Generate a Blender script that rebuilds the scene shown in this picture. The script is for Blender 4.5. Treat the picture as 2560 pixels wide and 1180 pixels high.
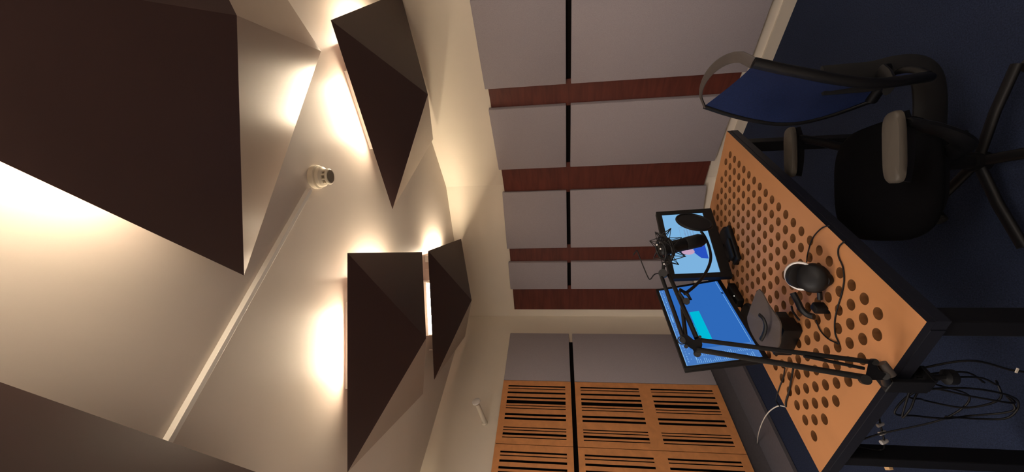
import bpy, bmesh, math, random
from mathutils import Vector, Matrix
random.seed(7)
for o in list(bpy.data.objects): bpy.data.objects.remove(o)
scn = bpy.context.scene
COL = scn.collection
pi = math.pi

# ------------------------------------------------------------------ camera (the phone was held sideways: up is the picture's left)
FPX, PITCH, ROLL, HC = 987.45, 0.12162, -0.02067, 1.69
V_up = Vector((0, -math.sin(PITCH), math.cos(PITCH)))
V_right = Vector((1, 0, 0))
V_fwd = Vector((0, math.cos(PITCH), math.sin(PITCH)))
cR, sR = math.cos(ROLL), math.sin(ROLL)
img_up = cR * V_right + sR * V_up
img_right = sR * V_right - cR * V_up
cam_d = bpy.data.cameras.new('camera')
cam = bpy.data.objects.new('camera', cam_d); COL.objects.link(cam)
M = Matrix((img_right, img_up, -V_fwd)).transposed().to_4x4()
M.translation = Vector((0, 0, HC))
cam.matrix_world = M
cam_d.sensor_width = 36; cam_d.sensor_fit = 'HORIZONTAL'; cam_d.lens = FPX / 2560 * 36
cam_d.clip_start = 0.02
scn.camera = cam

# ------------------------------------------------------------------ world, view, lamp strength
w = bpy.data.worlds.new('world'); scn.world = w; w.use_nodes = True
w.node_tree.nodes['Background'].inputs[0].default_value = (0.01, 0.012, 0.02, 1)
w.node_tree.nodes['Background'].inputs[1].default_value = 0.0
scn.view_settings.view_transform = 'Standard'
scn.view_settings.look = 'None'
scn.view_settings.gamma = 1.0
scn.view_settings.exposure = 0.0
LAMP = 150.0
LAMP_COL = (1.0, 0.80, 0.56)
# added fill lights out of view, standing in for the unseen room lamps
for nm, lx, ly, pw in (('fill_light', 0.2, -0.55, 62), ('fill_light', 2.3, 0.1, 24), ('fill_light', -2.2, 1.1, 50)):
    ld = bpy.data.lights.new(nm, 'AREA'); ld.shape = 'RECTANGLE'; ld.size = 1.1; ld.size_y = 1.1; ld.energy = pw; ld.color = (1.0, 0.90, 0.83)
    lo = bpy.data.objects.new(nm, ld); COL.objects.link(lo); lo.location = (lx, ly, 2.80)
scn.cycles.max_bounces = 8
scn.cycles.diffuse_bounces = 6

# ------------------------------------------------------------------ helpers
def ray(x, y):
    U0, V0 = 590 - y, 1280 - x
    U = U0 * cR - V0 * sR; V = U0 * sR + V0 * cR
    return V_right * U + V_up * V + V_fwd * FPX
CAMP = Vector((0, 0, HC))
def at(x, y, d): return CAMP + ray(x, y) * (d / FPX)
def atz(x, y, z):
    r = ray(x, y); return CAMP + r * ((z - HC) / r.z)

def mat(name, col, rough=0.6, spec=0.5, metal=0.0, noise=None, bump=None, emit=None, coat=0.0, wood=None):
    m = bpy.data.materials.new(name); m.use_nodes = True
    nt = m.node_tree; b = nt.nodes['Principled BSDF']
    b.inputs['Base Color'].default_value = (*col, 1)
    b.inputs['Roughness'].default_value = rough
    b.inputs['Specular IOR Level'].default_value = spec
    b.inputs['Metallic'].default_value = metal
    if coat: b.inputs['Coat Weight'].default_value = coat; b.inputs['Coat Roughness'].default_value = 0.2
    if emit:
        b.inputs['Emission Color'].default_value = (*emit[0], 1); b.inputs['Emission Strength'].default_value = emit[1]
    tc = nt.nodes.new('ShaderNodeTexCoord')
    if noise:   # (scale, amount)
        n = nt.nodes.new('ShaderNodeTexNoise'); n.inputs['Scale'].default_value = noise[0]; n.inputs['Detail'].default_value = 4
        nt.links.new(tc.outputs['Object'], n.inputs['Vector'])
        r = nt.nodes.new('ShaderNodeMapRange')
        r.inputs['From Min'].default_value = 0.3; r.inputs['From Max'].default_value = 0.7
        r.inputs['To Min'].default_value = 1 - noise[1]; r.inputs['To Max'].default_value = 1 + noise[1]
        nt.links.new(n.outputs['Fac'], r.inputs['Value'])
        mx = nt.nodes.new('ShaderNodeVectorMath'); mx.operation = 'SCALE'
        mx.inputs[0].default_value = col
        nt.links.new(r.outputs['Result'], mx.inputs['Scale'])
        nt.links.new(mx.outputs['Vector'], b.inputs['Base Color'])
    if wood:    # (stretch vector, amount)
        mp = nt.nodes.new('ShaderNodeMapping'); mp.inputs['Scale'].default_value = wood[0]
        nt.links.new(tc.outputs['Object'], mp.inputs['Vector'])
        n = nt.nodes.new('ShaderNodeTexNoise'); n.inputs['Scale'].default_value = 1.0; n.inputs['Detail'].default_value = 6
        n.inputs['Distortion'].default_value = 0.6
        nt.links.new(mp.outputs['Vector'], n.inputs['Vector'])
        cr = nt.nodes.new('ShaderNodeValToRGB')
        cr.color_ramp.elements[0].position = 0.3; cr.color_ramp.elements[1].position = 0.7
        a = wood[1]
        cr.color_ramp.elements[0].color = (*[c * (1 - a) for c in col], 1)
        cr.color_ramp.elements[1].color = (*[c * (1 + a) for c in col], 1)
        nt.links.new(n.outputs['Fac'], cr.inputs['Fac'])
        nt.links.new(cr.outputs['Color'], b.inputs['Base Color'])
    if bump:    # (scale, strength, distance)
        n = nt.nodes.new('ShaderNodeTexNoise'); n.inputs['Scale'].default_value = bump[0]; n.inputs['Detail'].default_value = 5
        nt.links.new(tc.outputs['Object'], n.inputs['Vector'])
        bp = nt.nodes.new('ShaderNodeBump'); bp.inputs['Strength'].default_value = bump[1]; bp.inputs['Distance'].default_value = bump[2]
        nt.links.new(n.outputs['Fac'], bp.inputs['Height'])
        nt.links.new(bp.outputs['Normal'], b.inputs['Normal'])
    return m
def emat(name, col, s=1.0):
    m = bpy.data.materials.new(name); m.use_nodes = True; nt = m.node_tree
    for n in list(nt.nodes): nt.nodes.remove(n)
    e = nt.nodes.new('ShaderNodeEmission'); e.inputs[0].default_value = (*col, 1); e.inputs[1].default_value = s
    out = nt.nodes.new('ShaderNodeOutputMaterial'); nt.links.new(e.outputs[0], out.inputs[0])
    return m
def srgb(r, g, b):
    f = lambda c: (c / 255 / 12.92) if c / 255 <= 0.04045 else ((c / 255 + 0.055) / 1.055) ** 2.4
    return (f(r), f(g), f(b))

MT = dict(
    ceiling=mat('ceiling plaster', (0.64, 0.575, 0.52), 0.42, 0.4, noise=(1.2, 0.03)),
    plaster=mat('wall plaster', (0.84, 0.77, 0.66), 0.7, 0.3, noise=(1.5, 0.02), bump=(60, 0.05, 0.002)),
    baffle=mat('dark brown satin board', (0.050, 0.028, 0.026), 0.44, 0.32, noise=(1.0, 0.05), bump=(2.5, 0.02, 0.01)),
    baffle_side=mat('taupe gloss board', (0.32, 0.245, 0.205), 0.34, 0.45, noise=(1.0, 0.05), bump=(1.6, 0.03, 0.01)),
    baffle_edge=mat('baffle edge', (0.05, 0.03, 0.028), 0.5),
    fabric=mat('grey mauve fabric', (0.375, 0.345, 0.375), 0.95, 0.1, noise=(260, 0.10), bump=(420, 0.25, 0.002)),
    felt=mat('black felt', (0.008, 0.007, 0.007), 0.95, 0.05),
    redwood=mat('dark red stained timber', (0.115, 0.027, 0.018), 0.5, 0.4, wood=((3, 3, 22), 0.25)),
    slat=mat('orange beech veneer', (0.66, 0.285, 0.105), 0.5, 0.4, wood=((2, 14, 14), 0.10)),
    carpet=mat('navy carpet', (0.019, 0.027, 0.056), 0.95, 0.1, noise=(160, 0.35), bump=(300, 0.6, 0.004)),
    greyfloor=mat('grey vinyl cover strip', (0.10, 0.095, 0.11), 0.7, 0.3, noise=(40, 0.06)),
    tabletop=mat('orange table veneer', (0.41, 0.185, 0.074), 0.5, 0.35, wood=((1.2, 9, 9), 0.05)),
    navyedge=mat('dark navy edge band', (0.006, 0.007, 0.013), 0.5, 0.4),
    black=mat('black plastic', (0.004, 0.004, 0.005), 0.5, 0.25),
    blackmetal=mat('black painted metal', (0.005, 0.005, 0.006), 0.45, 0.35),
    dark=mat('dark grey plastic', (0.010, 0.010, 0.011), 0.6, 0.4),
    seatfab=mat('black seat fabric', (0.003, 0.003, 0.004), 0.95, 0.1, bump=(300, 0.3, 0.003)),
    greyplastic=mat('warm grey plastic', (0.065, 0.056, 0.046), 0.55, 0.4),
    framegrey=mat('taupe frame plastic', (0.06, 0.050, 0.046), 0.5, 0.4),
    mesh_blue=mat('blue mesh fabric', (0.010, 0.020, 0.075), 0.85, 0.2, noise=(200, 0.2), bump=(500, 0.4, 0.002)),
    white=mat('white plastic', (0.72, 0.66, 0.54), 0.45, 0.4),
    whitemetal=mat('white enamel', (0.78, 0.76, 0.72), 0.4, 0.5),
    greyface=mat('grey grille', (0.25, 0.22, 0.17), 0.6, 0.3),
    silver=mat('silver ring', (0.62, 0.60, 0.58), 0.35, 0.5, metal=0.4),
    liner=mat('brown underlay board', (0.15, 0.068, 0.022), 0.8, 0.1),
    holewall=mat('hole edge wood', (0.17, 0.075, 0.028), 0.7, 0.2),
    cream=mat('cream paint', (0.60, 0.55, 0.47), 0.6, 0.3),
    taupe=mat('taupe leatherette', (0.075, 0.058, 0.048), 0.6, 0.3),
    whitecable=mat('white cable', (0.6, 0.57, 0.52), 0.5),
    led=emat('led', (1.0, 0.9, 0.8), 6.0),
    tube=emat('warm lamp diffuser', LAMP_COL, LAMP),
    tan=mat('tan card', (0.75, 0.48, 0.24), 0.7),
)
def link(name, me, parent=None):
    o = bpy.data.objects.new(name, me); COL.objects.link(o)
    if parent is not None: o.parent = parent
    return o
def tag(o, label=None, cat=None, group=None, kind=None):
    if label: o['label'] = label
    if cat: o['category'] = cat
    if group: o['group'] = group
    if kind: o['kind'] = kind
    return o
def empty(name, loc=(0, 0, 0), rz=0.0, **k):
    o = bpy.data.objects.new(name, None); COL.objects.link(o)
    o.location = loc; o.rotation_euler = (0, 0, rz); o.empty_display_size = 0.1
    return tag(o, k.get('label'), k.get('cat'), k.get('group'))
def build(name, bm, mats, parent=None, smooth=False, loc=None):
    """world-space bmesh -> object. loc: origin; the mesh is shifted so the object keeps its place"""
    bmesh.ops.remove_doubles(bm, verts=bm.verts, dist=1e-6)
    bmesh.ops.recalc_face_normals(bm, faces=bm.faces)
    if loc is not None: bmesh.ops.translate(bm, verts=bm.verts, vec=-Vector(loc))
    me = bpy.data.meshes.new(name); bm.to_mesh(me); bm.free()
    for m in (mats if isinstance(mats, (list, tuple)) else [mats]): me.materials.append(m)
    if smooth is not False:
        if smooth is True: me.shade_smooth()
        else:
            me.shade_smooth(); me.set_sharp_from_angle(angle=math.radians(smooth))
    o = link(name, me, parent)
    if loc is not None: o.location = loc
    return o
def BM(): return bmesh.new()
def box(bm, c, sz, R=None, bev=0.0, seg=2, mi=0):
    """box centre c, size sz, optional 3x3 rotation R"""
    t = bmesh.new()
    bmesh.ops.create_cube(t, size=1.0)
    bmesh.ops.scale(t, vec=Vector(sz), verts=t.verts)
    if bev: bmesh.ops.bevel(t, geom=t.edges[:], offset=bev, segments=seg, profile=0.5, affect='EDGES')
    if R is not None: bmesh.ops.rotate(t, cent=(0, 0, 0), matrix=R, verts=t.verts)
    bmesh.ops.translate(t, vec=Vector(c), verts=t.verts)
    merge(bm, t, mi)
def merge(bm, t, mi=0):
    mp = {v: bm.verts.new(v.co) for v in t.verts}
    for f in t.faces:
        try:
            nf = bm.faces.new([mp[v] for v in f.verts]); nf.material_index = mi if mi else f.material_index
        except ValueError: pass
    t.free()
def frame(axis, upv=Vector((0, 0, 1))):
    z = Vector(axis).normalized()
    if abs(z.dot(upv)) > 0.98: upv = Vector((1, 0, 0))
    x = upv.cross(z).normalized(); y = z.cross(x)
    return x, y, z
def lathe(bm, c, axis, prof, n=24, mi=0, cap=True):
    """prof: list of (radius, height along axis)"""
    x, y, z = frame(axis); c = Vector(c); rings = []
    for r, h in prof:
        rings.append([bm.verts.new(c + z * h + (x * math.cos(2 * pi * k / n) + y * math.sin(2 * pi * k / n)) * max(r, 1e-5)) for k in range(n)])
    for a, b in zip(rings, rings[1:]):
        for k in range(n):
            f = bm.faces.new((a[k], a[(k + 1) % n], b[(k + 1) % n], b[k])); f.material_index = mi
    if cap:
        f = bm.faces.new(rings[0][::-1]); f.material_index = mi
        f = bm.faces.new(rings[-1]); f.material_index = mi
def catmull(P, n=8, closed=False):
    P = [Vector(p) for p in P]; out = []
    m = len(P); rng = range(m if closed else m - 1)
    for i in rng:
        if closed: p0, p1, p2, p3 = P[(i - 1) % m], P[i], P[(i + 1) % m], P[(i + 2) % m]
        else: p0, p1, p2, p3 = P[max(i - 1, 0)], P[i], P[i + 1], P[min(i + 2, m - 1)]
        for k in range(n):
            t = k / n
            out.append(0.5 * ((2 * p1) + (p2 - p0) * t + (2 * p0 - 5 * p1 + 4 * p2 - p3) * t * t + (3 * p1 - p0 - 3 * p2 + p3) * t ** 3))
    if not closed: out.append(P[-1])
    return out
def sweep(bm, pts, r, n=8, closed=False, flat=None, upv=Vector((0, 0, 1)), mi=0):
    """tube along pts; r number or list; flat=(w,h) gives an elliptic/box section"""
    pts = [Vector(p) for p in pts]; m = len(pts); rings = []
    prev = None
    for i, p in enumerate(pts):
        if closed: d = pts[(i + 1) % m] - pts[i - 1]
        else: d = pts[min(i + 1, m - 1)] - pts[max(i - 1, 0)]
        d = d.normalized() if d.length > 0 else Vector((0, 0, 1))
        if prev is None:
            x, y, z = frame(d, upv)
        else:
            x = (prev - d * prev.dot(d)).normalized(); y = d.cross(x)
        prev = x
        rr = r[i] if isinstance(r, (list, tuple)) else r
        a, b = (flat if flat else (rr, rr))
        rings.append([bm.verts.new(p + x * a * math.cos(2 * pi * k / n + pi / n) + y * b * math.sin(2 * pi * k / n + pi / n)) for k in range(n)])
    for i in range(m if closed else m - 1):
        a, b = rings[i], rings[(i + 1) % m]
        for k in range(n):
            f = bm.faces.new((a[k], a[(k + 1) % n], b[(k + 1) % n], b[k])); f.material_index = mi
    if not closed:
        bm.faces.new(rings[0][::-1]).material_index = mi; bm.faces.new(rings[-1]).material_index = mi
def torus(bm, c, axis, R, r, n=32, k=8, mi=0, sx=1.0):
    x, y, z = frame(axis)
    sweep(bm, [Vector(c) + x * R * sx * math.cos(2 * pi * i / n) + y * R * math.sin(2 * pi * i / n) for i in range(n)], r, k, closed=True, upv=z, mi=mi)
def bar(bm, a, b, r, n=12, mi=0): sweep(bm, [a, b], r, n, mi=mi)
def prism(bm, poly, z0, z1, mi=0):
    lo = [bm.verts.new((x, y, z0)) for x, y in poly]; hi = [bm.verts.new((x, y, z1)) for x, y in poly]
    n = len(poly)
    bm.faces.new(lo[::-1]).material_index = mi; bm.faces.new(hi).material_index = mi
    for i in range(n): bm.faces.new((lo[i], lo[(i + 1) % n], hi[(i + 1) % n], hi[i])).material_index = mi

# ------------------------------------------------------------------ wall frames: front plane of the acoustic panels
class Wall:
    def __init__(s, d, ang):
        s.n = Vector((math.cos(ang), math.sin(ang), 0)); s.t = Vector((-math.sin(ang), math.cos(ang), 0)); s.d = d
    def p(s, a, z, off=0.0):          # off: metres behind the panel fronts (into the wall)
        return s.n * (s.d + off) + s.t * a + Vector((0, 0, z))
    def box(s, bm, a0, a1, z0, z1, o0, o1, bev=0.0, mi=0):
        R = Matrix((s.t, s.n, Vector((0, 0, 1)))).transposed()
        box(bm, s.p((a0 + a1) / 2, (z0 + z1) / 2, (o0 + o1) / 2), (abs(a1 - a0), abs(o1 - o0), z1 - z0), R, bev, mi=mi)
WN = Wall(3.12949, 0.69636)
WF = Wall(4.06142, 1.12541)
WL = Wall(3.35784, 2.61906)
T = 0.06                                # panel stand-off from the plaster
CZ = 2.945
def isect(wa, oa, wb, ob):
    A = Matrix(((wa.n.x, wa.n.y), (wb.n.x, wb.n.y))); b = Vector((wa.d + oa, wb.d + ob))
    r = A.inverted() @ b; return Vector((r.x, r.y, 0))
corner = isect(WF, T, WL, T); bend = isect(WN, T, WF, T)
near_end = WN.p(-2.9, 0, T); near_end.z = 0
left_end = WL.p(2.6, 0, T); left_end.z = 0
def wall(name, P, Q, outward, m):
    bm = BM(); t = Vector(outward).normalized() * 0.12
    prism(bm, [(P.x, P.y), (Q.x, Q.y), (Q.x + t.x, Q.y + t.y), (P.x + t.x, P.y + t.y)], 0, CZ)
    o = build(name, bm, m); tag(o, kind='structure'); return o
wall('wall_right', near_end, bend, WN.n, MT['plaster'])
wall('wall_far', bend, corner, WF.n, MT['plaster'])
wall('wall_left', corner, left_end, WL.n, MT['plaster'])
back_a, back_b = left_end, near_end
wall('wall_back', back_a, back_b, Vector((0.1, -1, 0)), MT['plaster'])
poly = [near_end, bend, corner, left_end]
cen = sum(poly, Vector()) / 4
big = [(p.x + (p.x - cen.x) * 0.08, p.y + (p.y - cen.y) * 0.08) for p in poly]
bm = BM(); prism(bm, big, -0.1, 0); tag(build('floor', bm, MT['carpet']), kind='structure')
bm = BM(); prism(bm, big, CZ, CZ + 0.1); tag(build('ceiling', bm, MT['ceiling']), kind='structure')
bm = BM(); WN.box(bm, -2.8, WN.t.dot(bend) - 0.005, 0.0, 0.085, T - 0.018, T)
tag(build('baseboard_right', bm, MT['cream']), kind='structure')
bm = BM(); WF.box(bm, WF.t.dot(bend) + 0.01, WF.t.dot(corner) - 0.05, 0.0, 0.085, T - 0.018, T)
tag(build('baseboard_far', bm, MT['cream']), kind='structure')
bm = BM(); WL.box(bm, WL.t.dot(corner) + 0.02, 2.55, 0.0, 0.178, T - 0.02, T)
tag(build('baseboard_left', bm, MT['greyfloor']), kind='structure')
# black backing behind the panels, left bare only at the gaps
ZB, ZGL, ZGU, ZT = 0.184, 1.5747, 1.6155, 2.3105
aB = WN.t.dot(bend); fB = WF.t.dot(bend); fC = WF.t.dot(corner)
bm = BM(); WN.box(bm, 1.075, aB - 0.02, 0.205, 2.288, T - 0.012, T - 0.0005)
tag(build('trim_1', bm, MT['felt']), kind='structure')
bm = BM(); WF.box(bm, fB + 0.02, 2.99, 0.205, 2.288, T - 0.012, T - 0.0005)
tag(build('trim_2', bm, MT['felt']), kind='structure')
bm = BM(); WL.box(bm, -3.405, -1.415, 0.19, 2.285, T - 0.012, T - 0.0005)
tag(build('trim_3', bm, MT['felt']), kind='structure')

# ------------------------------------------------------------------ acoustic panels
def panel(wl, a0, a1, z0, z1, label, group):
    bm = BM(); wl.box(bm, a0, a1, z0, z1, 0.0, T - 0.013, bev=0.006)
    c = wl.p((a0 + a1) / 2, z0, T / 2)
    o = build('acoustic_panel', bm, MT['fabric'], smooth=40, loc=c)
    return tag(o, label, 'acoustic panel', group)
G1 = 'tall grey acoustic panels'; G2 = 'short grey acoustic panels'
cols = [(WN, 1.063, 1.765, 'at the picture edge, beside the chair back loop'),
        (WN, 1.967, 2.672, 'second from the picture edge, directly behind the blue chair back'),
        (WF, 1.412, 2.105, 'between two dark red strips, above the smaller monitor'),
        (WF, 2.293, 2.668, 'narrowest one, beside the wide dark red strip in the corner'),
        (WL, -3.5, -2.807, 'past the corner, beside the slotted wooden panels')]
for wl, a0, a1, where in cols:
    panel(wl, a0, a1, ZGU, ZT, 'short upper grey fabric panel, ' + where, G2)
    panel(wl, a0, a1, ZB, ZGL, 'tall lower grey fabric panel, ' + where, G1)
# another pair beyond the frame edge is left out

# dark red boards in the gaps between the panel columns
def board(P0, P1, nrm, label):
    P0 = Vector(P0); P1 = Vector(P1); t = (P1 - P0)
    bm = BM(); n = nrm * 0.008
    prism(bm, [(P0.x, P0.y), (P1.x, P1.y), (P1.x - n.x, P1.y - n.y), (P0.x - n.x, P0.y - n.y)], 0.205, 2.288)
    c = (P0 + P1) / 2; c.z = 0.205
    tag(build('timber_board', bm, MT['redwood'], loc=c), label, 'timber board', 'dark red boards between the grey panels')
board(WN.p(1.74, 0, T - .0125), WN.p(1.99, 0, T - .0125), WN.n, 'dark red stained board nearest the picture edge, crossed by the chair back loop')
board(WN.p(2.64, 0, T - .0125), WF.p(1.44, 0, T - .0125), (WN.n + WF.n).normalized(), 'dark red stained board where the wall bends, behind the far end of the table')
board(WF.p(2.08, 0, T - .0125), WF.p(2.32, 0, T - .0125), WF.n, 'dark red stained board behind the microphone, second from the room corner')
board(WF.p(2.64, 0, T - .0125), WF.p(2.992, 0, T - .0125), WF.n, 'widest dark red stained board, right beside the room corner')

# slotted wooden panels on the left wall
OFFS = [(0.070, .016), (0.102, .009), (0.150, .020), (0.209, .020), (0.260, .037), (0.302, .009), (0.332, .009), (0.401, .022), (0.445, .022),
        (0.538, .009), (0.565, .009), (0.603, .022), (0.638, .009)]
def slotted(a0, a1, z0, z1, zr, label):
    W = a1 - a0; k = W / 0.70
    sl = [(a0 + o * k - w_ / 2, a0 + o * k + w_ / 2) for o, w_ in OFFS]
    S = sorted([a0, a1] + [v for p_ in sl for v in p_]); Z = sorted([z0, z1] + [v for p_ in zr for v in p_])
    hole = lambda i, j: any(abs(S[i] - p_[0]) < 1e-6 for p_ in sl) and any(abs(Z[j] - p_[0]) < 1e-6 for p_ in zr)
    root = empty('slotted_panel', WL.p((a0 + a1) / 2, z0, T / 2), label=label, cat='acoustic panel', group='slotted wooden panels')
    inv = Vector(root.location)
    bm = BM(); D0, D1 = 0.0, 0.007
    q = lambda i, j, o: bm.verts.new(WL.p(S[i], Z[j], o) - inv)
    ns, nz = len(S) - 1, len(Z) - 1
    for i in range(ns):
        for j in range(nz):
            if hole(i, j): continue
            for o_ in (D0, D1):
                bm.faces.new([q(i, j, o_), q(i + 1, j, o_), q(i + 1, j + 1, o_), q(i, j + 1, o_)])
            for di, dj, e in ((-1, 0, ((i, j), (i, j + 1))), (1, 0, ((i + 1, j), (i + 1, j + 1))), (0, -1, ((i, j), (i + 1, j))), (0, 1, ((i, j + 1), (i + 1, j + 1)))):
                ii, jj = i + di, j + dj
                if ii < 0 or jj < 0 or ii >= ns or jj >= nz or hole(ii, jj):
                    f_ = bm.faces.new([q(*e[0], D0), q(*e[1], D0), q(*e[1], D1), q(*e[0], D1)])
                    f_.material_index = 0 if (ii < 0 or jj < 0 or ii >= ns or jj >= nz) else 1  # wooden slot sides blackened: shade inside the slots put into the colour
    build('slotted_face', bm, [MT['slat'], MT['felt']], root)
    bm = BM(); WL.box(bm, a0 + .004, a1 - .004, z0 + .004, z1 - .004, 0.036, T - 0.013)
    bmesh.ops.translate(bm, verts=bm.verts, vec=-inv)
    for z_ in (z0 + .012, z1 - .012):
        t = BM(); WL.box(t, a0 + .004, a1 - .004, z_ - .008, z_ + .008, 0.0075, 0.036)
        bmesh.ops.translate(t, verts=t.verts, vec=-inv); merge(bm, t)
    build('felt_backing', bm, MT['felt'], root)
ZU = [(1.672, 2.253)]; ZL = [(0.254, 0.834), (0.949, 1.520)]
slotted(-2.801, -2.108, ZGU, ZT, ZU, 'short orange wood panel with dark slots, upper one next to the grey panels')
slotted(-2.801, -2.108, ZB, ZGL, ZL, 'tall orange wood panel with two rows of dark slots, next to the grey panels')
slotted(-2.101, -1.408, ZGU, ZT, ZU, 'short orange wood panel with dark slots, upper one cut by the picture edge')
slotted(-2.101, -1.408, ZB, ZGL, ZL, 'tall orange wood panel with two rows of dark slots, cut by the picture edge')

# grey floor-level cover strip along the left wall
A1, A2 = atz(1857, 917, 0.03), atz(1985, 1180, 0.03)
dA = (A2 - A1).normalized()
L0 = A1 - dA * 1.05; L1 = A2 + dA * 1.6
W0 = corner.copy() + WL.n * -0.002; W1 = left_end.copy()
bm = BM()
P_ = [L0, L1]
wl = lambda p_: p_ + WL.n * ((WL.d + T - .0205) - p_.dot(WL.n))
w0, w1 = wl(L0), wl(L1)
prism(bm, [(L0.x, L0.y), (L1.x, L1.y), (w1.x, w1.y), (w0.x, w0.y)], 0.004, 0.03)
fl = build('floor_duct_cover', bm, MT['greyfloor'])
tag(fl, 'dark grey flat cover strip on the floor along the slotted panel wall', 'duct cover')

# ------------------------------------------------------------------ ceiling baffles (shallow pyramids hung under the ceiling)
S, HP, ZBF = 1.1679, 0.2343, 2.84
def make_baffle(x, y, a, label):
    root = empty('ceiling_baffle', (x, y, ZBF), a, label=label, cat='ceiling baffle', group='dark brown pyramid ceiling baffles')
    t = 0.012
    E_, D_, A_, B_, C_ = (0, 0, 0), (S, 0, 0), (S, S, 0), (0, S, 0), (S / 2, S / 2, -HP)
    bm = BM()
    o = [bm.verts.new(v) for v in (E_, D_, A_, B_)]; c = bm.verts.new(C_)
    o2 = [bm.verts.new((v[0] + (t if v[0] == 0 else -t), v[1] + (t if v[1] == 0 else -t), 0.006)) for v in (E_, D_, A_, B_)]
    c2 = bm.verts.new((S / 2, S / 2, -HP + t * 1.1))
    for i in range(4):
        j = (i + 1) % 4
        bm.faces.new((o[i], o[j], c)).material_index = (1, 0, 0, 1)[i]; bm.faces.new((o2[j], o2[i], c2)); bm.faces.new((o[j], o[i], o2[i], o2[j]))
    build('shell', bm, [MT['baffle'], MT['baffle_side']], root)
    for px, py in ((.2, .2), (S - .2, .2), (S - .2, S - .2), (.2, S - .2)):
        bm = BM(); zs = -HP * (1 - abs(px - S / 2) / (S / 2)) + .01
        lathe(bm, (px, py, zs), (0, 0, 1), [(.004, 0), (.004, CZ - ZBF - zs)], 8)
        build('hanger_rod', bm, MT['whitemetal'], root)
    return root
def make_batten(M_, la, lb, label, side_):
    """lamp along the segment la-lb given in a baffle's own coordinates"""
    c = M_ @ Vector(((la[0] + lb[0]) / 2, (la[1] + lb[1]) / 2, 0)); a = M_ @ Vector((*la, 0)); b = M_ @ Vector((*lb, 0))
    d = b - a; ang = math.atan2(d.y, d.x); L = d.length
    root = empty('lamp_batten', (c.x, c.y, CZ), ang, label=label, cat='lamp', group='short fluorescent lamps above the baffles')
    bm = BM(); box(bm, (0, 0, -0.0245), (L, .062, .048), bev=.002); build('housing', bm, MT['whitemetal'], root)
    bm = BM(); box(bm, (0, 0, -0.071), (L - (.04 if 'small' in label else .13), .044, .044), bev=.010, seg=3); build('diffuser', bm, MT['tube'], root, smooth=40)
    bm = BM(); box(bm, (0, side_ * .031, -0.062), (L, .0025, .066)); box(bm, (0, side_ * .026, -0.0965), (L, .013, .0025)); build('spill_shield', bm, MT['whitemetal'], root)  # unseen plate added to block lamp spill towards the far baffle edges
    for s_ in (-1, 1):
        bm = BM(); box(bm, (s_ * (L / 2 - .008), 0, -0.072), (.014, .052, .046), bev=.003); build('end_cap', bm, MT['whitemetal'], root)
mods = [('bent', (0.9121, 3.544, -2.2239), 'dark brown pyramid baffle nearest the bent wall, pointed, lamp glow on its left'),
        ('larg', (-1.2856, 3.1433, -1.5323), 'dark brown pyramid baffle in the middle of the far pair, larger in view'),
        ('smal', (-1.1841, 4.5978, -1.6513), 'small looking dark brown pyramid baffle, farthest away near the room corner'),
        ('over', (0.9294, 1.8179, -2.6955), 'largest looking dark brown pyramid baffle overhead with shiny streaked side')]
for key, (x, y, a), lab in mods:
    r = make_baffle(x, y, a, lab)
    M_ = Matrix.Translation((x, y, 0)) @ Matrix.Rotation(a, 4, 'Z')
    who = {'bent': 'baffle nearest the bent wall', 'larg': 'big middle baffle', 'smal': 'small far corner baffle', 'over': 'largest baffle overhead'}[key]
    ins = 0.10 if 'small looking' in lab else 0.19
    yc = S * (1 - 0.46)
    make_batten(M_, (S - ins, yc - .25), (S - ins, yc + .25), 'short bright lamp showing along the edge of the ' + who, 1)
    xc = S * 0.61
    make_batten(M_, (xc - .25, S - ins), (xc + .25, S - ins), 'short bright lamp tucked behind the short edge of the ' + who, -1)
e0 = atz(0, 955, ZBF); e1 = atz(640, 1180, ZBF); d5 = (e1 - e0).normalized()
p5 = e0 - d5 * 0.2                      # one corner; the module lies to the left of the edge
ang5 = math.atan2(d5.y, d5.x)
n5 = Vector((-d5.y, d5.x, 0)); q5 = p5 + d5 * S + n5 * S; ang5 += pi
make_baffle(q5.x, q5.y, ang5, 'dark brown baffle of which only one edge shows at the lower left picture corner')
M_ = Matrix.Translation((q5.x, q5.y, 0)) @ Matrix.Rotation(ang5, 4, 'Z')
make_batten(M_, (S - .17, S * .54 - .25), (S - .17, S * .54 + .25), 'added unseen lamp brightening the ceiling above the baffle at the lower left corner', 1)  # unseen lamp added to brighten the left part of the ceiling

# ceiling trunking and smoke detector
T0, T1 = atz(768, 474, CZ), atz(408, 1106, CZ)
dT = (T1 - T0).normalized(); T1 = T1 + dT * 0.25
bm = BM(); R = Matrix.Rotation(math.atan2(dT.y, dT.x), 3, 'Z')
box(bm, (T0 + T1) / 2 - Vector((0, 0, .0125)), ((T1 - T0).length, .020, .0245), R, bev=.0015)
tag(build('cable_trunking', bm, MT['whitemetal'], loc=T0), 'thin white cable trunking running across the ceiling to the smoke detector', 'cable trunking')
dp = atz(785, 443, CZ)
root = empty('smoke_detector', dp, label='round white smoke detector on the ceiling at the end of the trunking', cat='smoke detector')
dn = (0, 0, -1)
bm = BM(); lathe(bm, (0, 0, 0), dn, [(.058, 0), (.060, .004), (.060, .028), (.055, .031)], 40); build('base', bm, MT['white'], root, smooth=35)
bm = BM(); lathe(bm, (0, 0, 0), dn, [(.044, .0315), (.053, .035), (.051, .052), (.041, .060), (.038, .062)], 40); build('body', bm, MT['white'], root, smooth=35)
bm = BM(); lathe(bm, (0, 0, 0), dn, [(.032, .0625), (.032, .080)], 32); chamber = build('chamber', bm, MT['greyface'], root, smooth=35)
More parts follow.
